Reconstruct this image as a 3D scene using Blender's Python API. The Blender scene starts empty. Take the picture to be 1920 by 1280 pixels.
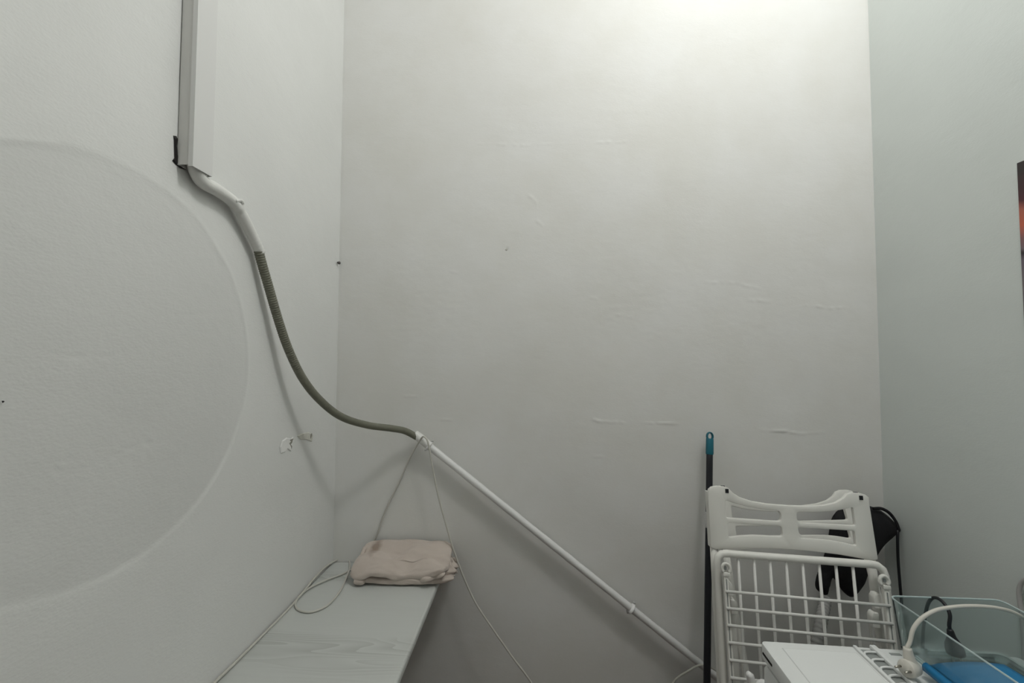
import bpy, bmesh, math, random
import numpy as np
from math import radians, sin, cos, pi, sqrt, exp, hypot
from mathutils import Vector, Matrix, noise

random.seed(7)
rng = np.random.default_rng(11)
scene = bpy.context.scene
COL = scene.collection

# ------------------------------------------------------------------ camera
FPX = 800.0
PITCH, YAW, ROLL = radians(2.3), radians(2.49), radians(0.2)
EYE = Vector((0, 0, 1.57))
_F = Vector((-sin(YAW) * cos(PITCH), cos(YAW) * cos(PITCH), sin(PITCH)))
_R0 = Vector((cos(YAW), sin(YAW), 0))
_U0 = _R0.cross(_F)
_R = _R0 * cos(ROLL) + _U0 * sin(ROLL)
_U = _U0 * cos(ROLL) - _R0 * sin(ROLL)
cam_data = bpy.data.cameras.new('camera')
cam_data.sensor_width = 36.0
cam_data.lens = FPX / 1920.0 * 36.0
cam_data.clip_start = 0.02
cam = bpy.data.objects.new('camera', cam_data)
COL.objects.link(cam)
cam.matrix_world = Matrix(((_R.x, _U.x, -_F.x, EYE.x), (_R.y, _U.y, -_F.y, EYE.y),
                           (_R.z, _U.z, -_F.z, EYE.z), (0, 0, 0, 1)))
scene.camera = cam

# ------------------------------------------------------------------ world, lamp, exposure
XL, XR, YB, YF, ZC = -0.797, 1.361, 1.73, -1.7, 3.86
world = bpy.data.worlds.new('world')
scene.world = world
world.use_nodes = True
world.node_tree.nodes['Background'].inputs[0].default_value = (0.6, 0.62, 0.62, 1)
world.node_tree.nodes['Background'].inputs[1].default_value = 0.05

LAMP = Vector((0.78, 0.58, ZC - 0.26))
ld = bpy.data.lights.new('ceiling_lamp_light', 'POINT')
ld.shadow_soft_size = 0.16
ld.energy = 39.5
ld.color = (1.0, 0.995, 0.98)
lo = bpy.data.objects.new('ceiling_lamp_light', ld)
lo.location = LAMP
COL.objects.link(lo)

scene.view_settings.view_transform = 'Standard'
scene.view_settings.look = 'None'
scene.view_settings.gamma = 1.0
scene.view_settings.use_curve_mapping = False
scene.view_settings.exposure = 0.0


# ------------------------------------------------------------------ sight-line measuring (photo pixel -> point on a real plane)
def ray(px, py):
    return _F + _R * ((px - 960) / FPX) - _U * ((py - 640) / FPX)
def on_x(px, py, X):
    v = ray(px, py); return EYE + v * ((X - EYE.x) / v.x)
def on_y(px, py, Y):
    v = ray(px, py); return EYE + v * ((Y - EYE.y) / v.y)
def on_z(px, py, Z):
    v = ray(px, py); return EYE + v * ((Z - EYE.z) / v.z)


# ------------------------------------------------------------------ materials
def new_mat(name):
    m = bpy.data.materials.new(name)
    m.use_nodes = True
    return m, m.node_tree.nodes, m.node_tree.links, m.node_tree.nodes['Principled BSDF']

def plain(name, col, rough=0.5, bump=0.0, scale=80.0, var=0.0, vscale=6.0, metallic=0.0, spec=0.5, transmission=0.0, ior=1.45, alpha=1.0):
    m, N, L, B = new_mat(name)
    B.inputs['Base Color'].default_value = (*col, 1)
    B.inputs['Roughness'].default_value = rough
    B.inputs['Metallic'].default_value = metallic
    B.inputs['Specular IOR Level'].default_value = spec
    B.inputs['Transmission Weight'].default_value = transmission
    B.inputs['IOR'].default_value = ior
    tc = N.new('ShaderNodeTexCoord')
    if var > 0:
        n = N.new('ShaderNodeTexNoise'); n.inputs['Scale'].default_value = vscale; n.inputs['Detail'].default_value = 5
        L.new(tc.outputs['Object'], n.inputs['Vector'])
        mx = N.new('ShaderNodeMix'); mx.data_type = 'RGBA'
        mx.inputs[6].default_value = (*[max(0, c * (1 - var)) for c in col], 1)
        mx.inputs[7].default_value = (*[min(1, c * (1 + var)) for c in col], 1)
        L.new(n.outputs['Fac'], mx.inputs[0]); L.new(mx.outputs[2], B.inputs['Base Color'])
    if bump > 0:
        n2 = N.new('ShaderNodeTexNoise'); n2.inputs['Scale'].default_value = scale; n2.inputs['Detail'].default_value = 4
        L.new(tc.outputs['Object'], n2.inputs['Vector'])
        bp = N.new('ShaderNodeBump'); bp.inputs['Strength'].default_value = bump; bp.inputs['Distance'].default_value = 0.002
        L.new(n2.outputs['Fac'], bp.inputs['Height']); L.new(bp.outputs['Normal'], B.inputs['Normal'])
    return m

def wall_paint(name, col, tint, bumpst=0.16, fine=230.0, disc=None):
    """matt emulsion: faint yellowed blotches plus roller grain"""
    m, N, L, B = new_mat(name)
    tc = N.new('ShaderNodeTexCoord')
    n1 = N.new('ShaderNodeTexNoise'); n1.inputs['Scale'].default_value = 2.3; n1.inputs['Detail'].default_value = 6; n1.inputs['Roughness'].default_value = 0.6
    L.new(tc.outputs['Object'], n1.inputs['Vector'])
    rp = N.new('ShaderNodeValToRGB')
    rp.color_ramp.elements[0].position = 0.38; rp.color_ramp.elements[0].color = (*tint, 1)
    rp.color_ramp.elements[1].position = 0.62; rp.color_ramp.elements[1].color = (*col, 1)
    L.new(n1.outputs['Fac'], rp.inputs['Fac'])
    if disc is None:
        L.new(rp.outputs['Color'], B.inputs['Base Color'])
    else:
        # round area in a slightly greyer tone
        cy_, cz_, rad = disc
        ds = N.new('ShaderNodeVectorMath'); ds.operation = 'DISTANCE'
        fl = N.new('ShaderNodeVectorMath'); fl.operation = 'MULTIPLY'; fl.inputs[1].default_value = (0, 1, 1)
        L.new(tc.outputs['Object'], fl.inputs[0]); L.new(fl.outputs[0], ds.inputs[0]); ds.inputs[1].default_value = (0, cy_, cz_)
        mr = N.new('ShaderNodeMapRange'); mr.inputs['From Min'].default_value = rad - 0.012; mr.inputs['From Max'].default_value = rad
        mr.inputs['To Min'].default_value = 0.92; mr.inputs['To Max'].default_value = 1.0
        L.new(ds.outputs['Value'], mr.inputs['Value'])
        sc = N.new('ShaderNodeVectorMath'); sc.operation = 'SCALE'
        L.new(rp.outputs['Color'], sc.inputs[0]); L.new(mr.outputs['Result'], sc.inputs['Scale'])
        L.new(sc.outputs[0], B.inputs['Base Color'])
    B.inputs['Roughness'].default_value = 0.62
    B.inputs['Specular IOR Level'].default_value = 0.3
    n2 = N.new('ShaderNodeTexNoise'); n2.inputs['Scale'].default_value = fine; n2.inputs['Detail'].default_value = 3
    mp = N.new('ShaderNodeMapping'); mp.inputs['Scale'].default_value = (0.6, 0.6, 1.0)
    L.new(tc.outputs['Object'], mp.inputs['Vector']); L.new(mp.outputs['Vector'], n2.inputs['Vector'])
    n3 = N.new('ShaderNodeTexNoise'); n3.inputs['Scale'].default_value = 45; n3.inputs['Detail'].default_value = 5
    L.new(mp.outputs['Vector'], n3.inputs['Vector'])
    ad = N.new('ShaderNodeMath'); ad.operation = 'MULTIPLY_ADD'; ad.inputs[1].default_value = 1.6
    L.new(n3.outputs['Fac'], ad.inputs[0]); L.new(n2.outputs['Fac'], ad.inputs[2])
    bp = N.new('ShaderNodeBump'); bp.inputs['Strength'].default_value = bumpst; bp.inputs['Distance'].default_value = 0.0012
    L.new(ad.outputs[0], bp.inputs['Height']); L.new(bp.outputs['Normal'], B.inputs['Normal'])
    return m

M_BACK = wall_paint('back_wall_paint', (0.81, 0.81, 0.79), (0.77, 0.765, 0.73), 0.2)
M_LEFT = wall_paint('left_wall_paint', (0.79, 0.795, 0.775), (0.76, 0.765, 0.745), 0.34, disc=(0.78, 1.549, 0.397))
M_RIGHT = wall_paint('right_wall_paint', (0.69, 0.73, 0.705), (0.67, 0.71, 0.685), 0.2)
M_CEIL = plain('ceiling_paint', (0.8, 0.8, 0.78), 0.8, 0.2)
M_FLOOR = plain('floor_tile', (0.105, 0.050, 0.028), 0.55, 0.1, 40, 0.15, 8)
M_GROUT = plain('floor_grout', (0.16, 0.13, 0.11), 0.8)
M_PVC = plain('white_pvc', (0.80, 0.80, 0.79), 0.38, 0.05, 60, 0.02, 5)
M_TRUNK = plain('trunking_plastic', (0.66, 0.655, 0.63), 0.45, 0.08, 30, 0.04, 7)
M_COVER = plain('trunking_cover', (0.73, 0.73, 0.715), 0.4, 0.06, 30, 0.02, 7)
M_TAPE = plain('white_tape', (0.78, 0.78, 0.75), 0.5, 0.25, 120, 0.03, 15)
M_HOSE = plain('grey_green_hose', (0.165, 0.165, 0.125), 0.5, 0.1, 90, 0.12, 12)
M_CORD = plain('off_white_cord', (0.58, 0.57, 0.52), 0.45, 0.03, 60)
M_CORD2 = plain('cream_cord', (0.66, 0.64, 0.58), 0.42, 0.03, 60)
M_GREYCORD = plain('pale_grey_cord', (0.48, 0.47, 0.46), 0.45, 0.03, 60)
M_RACK = plain('rack_plastic', (0.78, 0.775, 0.73), 0.42, 0.06, 50, 0.03, 6)
M_ROD = plain('rack_wire', (0.74, 0.74, 0.71), 0.35, 0.03, 50)
M_BLACK = plain('black_plastic', (0.010, 0.011, 0.014), 0.42, 0.08, 60)
M_DARK = plain('dark_hole', (0.012, 0.010, 0.010), 0.8)
M_POLE = plain('black_pole', (0.012, 0.013, 0.018), 0.35, 0.05, 50)
M_TEAL = plain('teal_plastic', (0.010, 0.135, 0.185), 0.42, 0.06, 60, 0.06, 20)
M_COLLAR = plain('silver_collar', (0.55, 0.55, 0.54), 0.4, 0.05, 60)
M_BAG = plain('black_fabric', (0.010, 0.010, 0.012), 0.85, 0.5, 250, 0.2, 20)
M_APPL = plain('white_enamel', (0.80, 0.82, 0.81), 0.4, 0.12, 300, 0.015, 8)
M_APPLSIDE = plain('appliance_plastic', (0.62, 0.63, 0.62), 0.5, 0.06, 100)
M_VENT = plain('grey_louvre', (0.30, 0.32, 0.31), 0.5, 0.05, 60)
M_BLUE = plain('blue_plastic', (0.012, 0.185, 0.40), 0.42, 0.08, 40, 0.06, 9)
M_PIN = plain('plug_pin', (0.45, 0.43, 0.38), 0.3, 0.03, 60, 0, 1, 1.0)
M_RIB = plain('grey_ribbed_hose', (0.36, 0.36, 0.35), 0.5, 0.05, 60)
M_PLASTER = plain('bare_plaster', (0.68, 0.675, 0.61), 0.9, 0.6, 200, 0.2, 60)
M_CRACK = plain('old_plaster_crack', (0.30, 0.29, 0.25), 0.9, 0.4, 200)
M_FLAKE = plain('paint_flake', (0.84, 0.84, 0.82), 0.7, 0.3, 150)
M_STEEL = plain('steel', (0.16, 0.15, 0.14), 0.45, 0.2, 100, 0.2, 60, 0.8)

def clear_plastic():
    m, N, L, B = new_mat('clear_plastic')
    out = N['Material Output']
    tr = N.new('ShaderNodeBsdfTransparent'); tr.inputs[0].default_value = (0.90, 0.945, 0.945, 1)
    gl = N.new('ShaderNodeBsdfGlossy'); gl.inputs['Roughness'].default_value = 0.12; gl.inputs[0].default_value = (0.9, 0.95, 0.95, 1)
    df = N.new('ShaderNodeBsdfDiffuse'); df.inputs[0].default_value = (0.50, 0.60, 0.60, 1)
    fr = N.new('ShaderNodeFresnel'); fr.inputs[0].default_value = 1.16
    m1 = N.new('ShaderNodeMixShader'); m1.inputs[0].default_value = 0.07
    L.new(tr.outputs[0], m1.inputs[1]); L.new(df.outputs[0], m1.inputs[2])
    m2 = N.new('ShaderNodeMixShader')
    L.new(fr.outputs[0], m2.inputs[0]); L.new(m1.outputs[0], m2.inputs[1]); L.new(gl.outputs[0], m2.inputs[2])
    L.new(m2.outputs[0], out.inputs['Surface'])
    N.remove(B)
    return m
M_CLEAR = clear_plastic()
def rim_plastic():
    m, N, L, B = new_mat('clear_plastic_rim')
    out = N['Material Output']
    tr = N.new('ShaderNodeBsdfTransparent'); tr.inputs[0].default_value = (0.8, 0.88, 0.88, 1)
    df = N.new('ShaderNodeBsdfDiffuse'); df.inputs[0].default_value = (0.70, 0.80, 0.80, 1)
    m1 = N.new('ShaderNodeMixShader'); m1.inputs[0].default_value = 0.62
    L.new(tr.outputs[0], m1.inputs[1]); L.new(df.outputs[0], m1.inputs[2]); L.new(m1.outputs[0], out.inputs['Surface'])
    N.remove(B)
    return m
M_RIM = rim_plastic()

def towel_mat():
    m, N, L, B = new_mat('towel_terry')
    tc = N.new('ShaderNodeTexCoord')
    n = N.new('ShaderNodeTexNoise'); n.inputs['Scale'].default_value = 14; n.inputs['Detail'].default_value = 6
    L.new(tc.outputs['Object'], n.inputs['Vector'])
    mx = N.new('ShaderNodeMix'); mx.data_type = 'RGBA'
    mx.inputs[6].default_value = (0.53, 0.455, 0.40, 1); mx.inputs[7].default_value = (0.65, 0.575, 0.52, 1)
    L.new(n.outputs['Fac'], mx.inputs[0])
    # brown spill stain near the left end (own shape, local coordinates of the towel)
    st = N.new('ShaderNodeMapping'); st.vector_type = 'POINT'
    st.inputs['Location'].default_value = (0.122 / 0.024, -0.030 / 0.055, 0)
    st.inputs['Scale'].default_value = (1 / 0.024, 1 / 0.055, 0.0)
    nd = N.new('ShaderNodeTexNoise'); nd.inputs['Scale'].default_value = 30
    L.new(tc.outputs['Object'], nd.inputs['Vector'])
    L.new(tc.outputs['Object'], st.inputs['Vector'])
    ln = N.new('ShaderNodeVectorMath'); ln.operation = 'LENGTH'
    L.new(st.outputs['Vector'], ln.inputs[0])
    ad = N.new('ShaderNodeMath'); ad.operation = 'MULTIPLY_ADD'; ad.inputs[1].default_value = 0.9
    L.new(nd.outputs['Fac'], ad.inputs[0]); L.new(ln.outputs['Value'], ad.inputs[2])
    rp = N.new('ShaderNodeValToRGB')
    rp.color_ramp.elements[0].position = 0.95; rp.color_ramp.elements[0].color = (0.62, 0.62, 0.62, 1)
    rp.color_ramp.elements[1].position = 1.0; rp.color_ramp.elements[1].color = (0, 0, 0, 1)
    mr = N.new('ShaderNodeMapRange'); mr.inputs['From Min'].default_value = 0.9; mr.inputs['From Max'].default_value = 1.55
    mr.inputs['To Min'].default_value = 0.75; mr.inputs['To Max'].default_value = 0.0
    L.new(ad.outputs[0], mr.inputs['Value'])
    m2 = N.new('ShaderNodeMix'); m2.data_type = 'RGBA'
    m2.inputs[7].default_value = (0.25, 0.18, 0.13, 1)
    L.new(mr.outputs['Result'], m2.inputs[0]); L.new(mx.outputs[2], m2.inputs[6])
    L.new(m2.outputs[2], B.inputs['Base Color'])
    B.inputs['Roughness'].default_value = 0.95; B.inputs['Specular IOR Level'].default_value = 0.1
    B.inputs['Sheen Weight'].default_value = 0.25
    nb = N.new('ShaderNodeTexNoise'); nb.inputs['Scale'].default_value = 420; nb.inputs['Detail'].default_value = 2
    L.new(tc.outputs['Object'], nb.inputs['Vector'])
    bp = N.new('ShaderNodeBump'); bp.inputs['Strength'].default_value = 0.6; bp.inputs['Distance'].default_value = 0.002
    L.new(nb.outputs['Fac'], bp.inputs['Height']); L.new(bp.outputs['Normal'], B.inputs['Normal'])
    return m
M_TOWEL = towel_mat()

def desk_mat():
    """white laminate with faint embossed cathedral grain running across the top"""
    m, N, L, B = new_mat('white_wood_laminate')
    tc = N.new('ShaderNodeTexCoord')
    mp = N.new('ShaderNodeMapping'); mp.inputs['Scale'].default_value = (1.0, 7.0, 7.0)
    L.new(tc.outputs['Object'], mp.inputs['Vector'])
    n = N.new('ShaderNodeTexNoise'); n.inputs['Scale'].default_value = 1.15; n.inputs['Detail'].default_value = 2.0; n.inputs['Roughness'].default_value = 0.4
    L.new(mp.outputs['Vector'], n.inputs['Vector'])
    mul = N.new('ShaderNodeMath'); mul.operation = 'MULTIPLY'; mul.inputs[1].default_value = 22.0
    L.new(n.outputs['Fac'], mul.inputs[0])
    fr = N.new('ShaderNodeMath'); fr.operation = 'FRACT'
    L.new(mul.outputs[0], fr.inputs[0])
    rp = N.new('ShaderNodeValToRGB')
    rp.color_ramp.elements[0].position = 0.0; rp.color_ramp.elements[0].color = (0.80, 0.80, 0.79, 1)
    e = rp.color_ramp.elements.new(0.11); e.color = (1, 1, 1, 1)
    rp.color_ramp.elements[1].position = 0.9; rp.color_ramp.elements[-1].color = (1, 1, 1, 1)
    L.new(fr.outputs[0], rp.inputs['Fac'])
    fn = N.new('ShaderNodeTexNoise'); fn.inputs['Scale'].default_value = 9; fn.inputs['Detail'].default_value = 4
    mp2 = N.new('ShaderNodeMapping'); mp2.inputs['Scale'].default_value = (1.0, 22.0, 1.0)
    L.new(tc.outputs['Object'], mp2.inputs['Vector']); L.new(mp2.outputs['Vector'], fn.inputs['Vector'])
    mx = N.new('ShaderNodeMix'); mx.data_type = 'RGBA'
    mx.inputs[6].default_value = (0.545, 0.56, 0.54, 1); mx.inputs[7].default_value = (0.58, 0.60, 0.575, 1)
    L.new(fn.outputs['Fac'], mx.inputs[0])
    # grain lines show only in bands
    bn = N.new('ShaderNodeTexNoise'); bn.inputs['Scale'].default_value = 1.0; bn.inputs['Detail'].default_value = 1
    mp3 = N.new('ShaderNodeMapping'); mp3.inputs['Scale'].default_value = (0.8, 9.0, 1.0); mp3.inputs['Location'].default_value = (0.3, 0.1, 0)
    L.new(tc.outputs['Object'], mp3.inputs['Vector']); L.new(mp3.outputs['Vector'], bn.inputs['Vector'])
    br = N.new('ShaderNodeMapRange'); br.inputs['From Min'].default_value = 0.53; br.inputs['From Max'].default_value = 0.66
    L.new(bn.outputs['Fac'], br.inputs['Value'])
    mg = N.new('ShaderNodeMix'); mg.data_type = 'RGBA'; mg.blend_type = 'MULTIPLY'
    L.new(br.outputs['Result'], mg.inputs[0]); L.new(mx.outputs[2], mg.inputs[6]); L.new(rp.outputs['Color'], mg.inputs[7])
    L.new(mg.outputs[2], B.inputs['Base Color'])
    B.inputs['Roughness'].default_value = 0.5
    return m
M_DESK = desk_mat()

def poster_mat():
    """printed picture: dark sky, red and orange glow, grey foreground"""
    m, N, L, B = new_mat('poster_print')
    tc = N.new('ShaderNodeTexCoord')
    sx = N.new('ShaderNodeSeparateXYZ'); L.new(tc.outputs['Generated'], sx.inputs[0])
    n = N.new('ShaderNodeTexNoise'); n.inputs['Scale'].default_value = 7; n.inputs['Detail'].default_value = 5
    L.new(tc.outputs['Generated'], n.inputs['Vector'])
    ad = N.new('ShaderNodeMath'); ad.operation = 'MULTIPLY_ADD'; ad.inputs[1].default_value = 0.09
    L.new(n.outputs['Fac'], ad.inputs[0]); L.new(sx.outputs['Z'], ad.inputs[2])
    rp = N.new('ShaderNodeValToRGB')
    cr = rp.color_ramp
    stops = [(0.0, (0.10, 0.09, 0.09)), (0.33, (0.12, 0.10, 0.11)), (0.52, (0.20, 0.17, 0.18)), (0.63, (0.16, 0.13, 0.16)), (0.655, (0.02, 0.015, 0.02)),
             (0.68, (0.20, 0.15, 0.17)), (0.73, (0.25, 0.12, 0.12)), (0.78, (0.55, 0.12, 0.06)), (0.85, (0.42, 0.12, 0.08)), (0.885, (0.07, 0.012, 0.02)), (1.0, (0.028, 0.02, 0.02))]
    cr.elements[0].position = stops[0][0]; cr.elements[0].color = (*stops[0][1], 1)
    cr.elements[1].position = stops[-1][0]; cr.elements[1].color = (*stops[-1][1], 1)
    for p, c in stops[1:-1]:
        e = cr.elements.new(p); e.color = (*c, 1)
    L.new(ad.outputs[0], rp.inputs['Fac']); L.new(rp.outputs['Color'], B.inputs['Base Color'])
    B.inputs['Roughness'].default_value = 0.4
    return m
M_POSTER = poster_mat()


# ------------------------------------------------------------------ object helpers
def link(name, me, mat, parent=None, smooth=None):
    o = bpy.data.objects.new(name, me)
    COL.objects.link(o)
    if mat is not None and not me.materials:
        me.materials.append(mat)
    if parent is not None:
        o.parent = parent
    if smooth is not None:
        me.polygons.foreach_set('use_smooth', [smooth] * len(me.polygons))
    return o

def mesh_obj(name, verts, faces, mat, parent=None, smooth=False, recalc=False):
    me = bpy.data.meshes.new(name)
    me.from_pydata([tuple(v) for v in verts], [], faces)
    me.update()
    if recalc:
        bm = bmesh.new(); bm.from_mesh(me); bmesh.ops.recalc_face_normals(bm, faces=bm.faces); bm.to_mesh(me); bm.free()
    return link(name, me, mat, parent, smooth)

def thing(name, label, cat, loc=(0, 0, 0), group=None, rotz=0.0):
    o = bpy.data.objects.new(name, None)
    COL.objects.link(o)
    o.location = loc; o.rotation_euler = (0, 0, rotz)
    o.empty_display_size = 0.05
    return tag(o, label, cat, group)

def tag(o, label, cat, group=None):
    o['label'] = label; o['category'] = cat
    if group: o['group'] = group
    return o

def struct(o, label=None):
    o['kind'] = 'structure'
    if label: o['label'] = label
    return o

def bm_obj(name, bm, mat, parent=None, smooth=False, autosmooth=None):
    me = bpy.data.meshes.new(name)
    bm.normal_update()
    bm.to_mesh(me); bm.free()
    o = link(name, me, mat, parent, smooth)
    if autosmooth is not None:
        me.polygons.foreach_set('use_smooth', [True] * len(me.polygons))
        bm2 = bmesh.new(); bm2.from_mesh(me)
        for e in bm2.edges:
            if len(e.link_faces) == 2 and e.calc_face_angle(0) > radians(autosmooth):
                e.smooth = False
        bm2.to_mesh(me); bm2.free()
    return o

def box_bm(lo, hi, bevel=0.0, seg=2):
    bm = bmesh.new()
    bmesh.ops.create_cube(bm, size=1.0)
    for v in bm.verts:
        v.co = Vector([lo[i] + (v.co[i] + 0.5) * (hi[i] - lo[i]) for i in range(3)])
    if bevel > 0:
        bmesh.ops.bevel(bm, geom=list(bm.edges), offset=bevel, segments=seg, profile=0.5, affect='EDGES')
    return bm

def box(name, lo, hi, mat, parent=None, bevel=0.0, seg=2):
    return bm_obj(name, box_bm(lo, hi, bevel, seg), mat, parent, autosmooth=35 if bevel > 0 else None)

def spline(pts, n):
    """Catmull-Rom through the points, n samples evenly spread along the length"""
    P = [Vector(p) for p in pts]
    P = [P[0] * 2 - P[1]] + P + [P[-1] * 2 - P[-2]]
    out = []
    for i in range(1, len(P) - 2):
        p0, p1, p2, p3 = P[i - 1], P[i], P[i + 1], P[i + 2]
        d = [max((p1 - p0).length, 1e-5) ** .5, max((p2 - p1).length, 1e-5) ** .5, max((p3 - p2).length, 1e-5) ** .5]
        t0 = 0; t1 = t0 + d[0]; t2 = t1 + d[1]; t3 = t2 + d[2]
        for k in range(24):
            t = t1 + (t2 - t1) * k / 24
            a1 = p0 * ((t1 - t) / (t1 - t0)) + p1 * ((t - t0) / (t1 - t0))
            a2 = p1 * ((t2 - t) / (t2 - t1)) + p2 * ((t - t1) / (t2 - t1))
            a3 = p2 * ((t3 - t) / (t3 - t2)) + p3 * ((t - t2) / (t3 - t2))
            b1 = a1 * ((t2 - t) / (t2 - t0)) + a2 * ((t - t0) / (t2 - t0))
            b2 = a2 * ((t3 - t) / (t3 - t1)) + a3 * ((t - t1) / (t3 - t1))
            out.append(b1 * ((t2 - t) / (t2 - t1)) + b2 * ((t - t1) / (t2 - t1)))
    out.append(P[-2].copy())
    acc = [0.0]
    for i in range(1, len(out)):
        acc.append(acc[-1] + (out[i] - out[i - 1]).length)
    res = []; j = 0
    for k in range(n):
        s = acc[-1] * k / (n - 1)
        while j < len(acc) - 2 and acc[j + 1] < s: j += 1
        w = (s - acc[j]) / max(acc[j + 1] - acc[j], 1e-9)
        res.append(out[j].lerp(out[j + 1], min(max(w, 0), 1)))
    return res, acc[-1]

def sweep(path, radius, sides=10, flat=1.0):
    """tube mesh along a list of points; radius is a number or f(i)"""
    n = len(path)
    T = [(path[min(i + 1, n - 1)] - path[max(i - 1, 0)]).normalized() for i in range(n)]
    ref = Vector((0, 0, 1)) if abs(T[0].z) < 0.9 else Vector((1, 0, 0))
    nrm = (ref - T[0] * ref.dot(T[0])).normalized()
    V = []; Fc = []
    for i in range(n):
        nrm = (nrm - T[i] * nrm.dot(T[i])).normalized()
        b = T[i].cross(nrm)
        r = radius(i) if callable(radius) else radius
        for k in range(sides):
            a = 2 * pi * k / sides
            V.append(path[i] + nrm * (cos(a) * r) + b * (sin(a) * r * flat))
    for i in range(n - 1):
        for k in range(sides):
            k2 = (k + 1) % sides
            Fc.append((i * sides + k, i * sides + k2, (i + 1) * sides + k2, (i + 1) * sides + k))
    Fc.append(tuple(reversed(range(sides)))); Fc.append(tuple((n - 1) * sides + k for k in range(sides)))
    return V, Fc

def tube(name, pts, r, mat, parent=None, n=60, sides=10, straight=False, flat=1.0):
    path = [Vector(p) for p in pts] if straight else spline(pts, n)[0]
    V, Fc = sweep(path, r, sides, flat)
    o = mesh_obj(name, V, Fc, mat, parent, smooth=True)
    return o

def prism_poly(name, outline, holes, thick, frame, mat, parent=None, bevel=0.003):
    """flat plate with holes: outline and holes are (a, b) loops; frame(a, b, n) gives the point"""
    bm = bmesh.new()
    def loop(pts):
        vs = [bm.verts.new((p[0], p[1], 0)) for p in pts]
        return [bm.edges.new((vs[i], vs[(i + 1) % len(vs)])) for i in range(len(vs))]
    es = loop(outline)
    for h in holes: es += loop(h)
    r = bmesh.ops.triangle_fill(bm, edges=es, use_beauty=True)
    faces = [g for g in r['geom'] if isinstance(g, bmesh.types.BMFace)]
    bmesh.ops.recalc_face_normals(bm, faces=bm.faces)
    ex = bmesh.ops.extrude_face_region(bm, geom=list(bm.faces))
    for v in [g for g in ex['geom'] if isinstance(g, bmesh.types.BMVert)]:
        v.co.z += thick
    bmesh.ops.recalc_face_normals(bm, faces=bm.faces)
    if bevel > 0:
        sharp = [e for e in bm.edges if len(e.link_faces) == 2 and e.calc_face_angle(0) > radians(60)
                 and abs(e.verts[0].co.z - e.verts[1].co.z) < 1e-6]
        bmesh.ops.bevel(bm, geom=sharp, offset=bevel, segments=2, profile=0.5, affect='EDGES')
    for v in bm.verts:
        v.co = frame(v.co.x, v.co.y, v.co.z)
    bmesh.ops.recalc_face_normals(bm, faces=bm.faces)
    return bm_obj(name, bm, mat, parent, autosmooth=40)

def smooth_loop(pts, n=6):
    """closed Catmull-Rom of 2-D points"""
    m = len(pts); out = []
    for i in range(m):
        p0, p1, p2, p3 = pts[i - 1], pts[i], pts[(i + 1) % m], pts[(i + 2) % m]
        for k in range(n):
            t = k / n
            out.append(tuple(0.5 * ((2 * p1[j]) + (-p0[j] + p2[j]) * t + (2 * p0[j] - 5 * p1[j] + 4 * p2[j] - p3[j]) * t * t
                                    + (-p0[j] + 3 * p1[j] - 3 * p2[j] + p3[j]) * t ** 3) for j in (0, 1)))
    return out

def round_poly(pts, r, seg=4):
    """polygon with rounded corners"""
    out = []; n = len(pts)
    for i in range(n):
        p = Vector(pts[i]); a = Vector(pts[i - 1]); b = Vector(pts[(i + 1) % n])
        rr = r[i] if isinstance(r, (list, tuple)) else r
        da = (a - p); db = (b - p)
        rr = min(rr, da.length * 0.45, db.length * 0.45)
        A = p + da.normalized() * rr; Bq = p + db.normalized() * rr
        for k in range(seg + 1):
            t = k / seg
            out.append(tuple(A * (1 - t) ** 2 + p * (2 * t * (1 - t)) + Bq * t ** 2))
    return out


# ------------------------------------------------------------------ room shell
def vnoise(u, v, cell, seed):
    """smooth value noise on numpy grids"""
    g = np.random.default_rng(seed).uniform(-1, 1, (128, 128))
    x = u / cell; y = v / cell
    xi = np.floor(x).astype(int); yi = np.floor(y).astype(int)
    fx = x - xi; fy = y - yi
    fx = fx * fx * (3 - 2 * fx); fy = fy * fy * (3 - 2 * fy)
    a = g[xi % 128, yi % 128]; b = g[(xi + 1) % 128, yi % 128]; c = g[xi % 128, (yi + 1) % 128]; d = g[(xi + 1) % 128, (yi + 1) % 128]
    return (a * (1 - fx) + b * fx) * (1 - fy) + (c * (1 - fx) + d * fx) * fy

def ridge(u, v, pts, width, height, step=0.0):
    """raised plaster line along a polyline"""
    best = np.full(u.shape, 1e9)
    for (a, b) in zip(pts[:-1], pts[1:]):
        du, dv = b[0] - a[0], b[1] - a[1]
        t = np.clip(((u - a[0]) * du + (v - a[1]) * dv) / (du * du + dv * dv), 0, 1)
        best = np.minimum(best, np.hypot(u - a[0] - t * du, v - a[1] - t * dv))
    L_ = np.hypot(pts[-1][0] - pts[0][0], pts[-1][1] - pts[0][1])
    t = ((u - pts[0][0]) * (pts[-1][0] - pts[0][0]) + (v - pts[0][1]) * (pts[-1][1] - pts[0][1])) / (L_ * L_)
    fade = np.clip(t / 0.3, 0, 1) * np.clip((1 - t) / 0.3, 0, 1)          # dies out towards both ends
    broken = np.clip(0.55 + 0.9 * vnoise(u, v, 0.016, 91), 0.08, 1.2)      # and is broken along its length
    return height * fade * broken * np.exp(-((best + 0.0016 * vnoise(u, v, 0.012, 92)) / width) ** 2)

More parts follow.
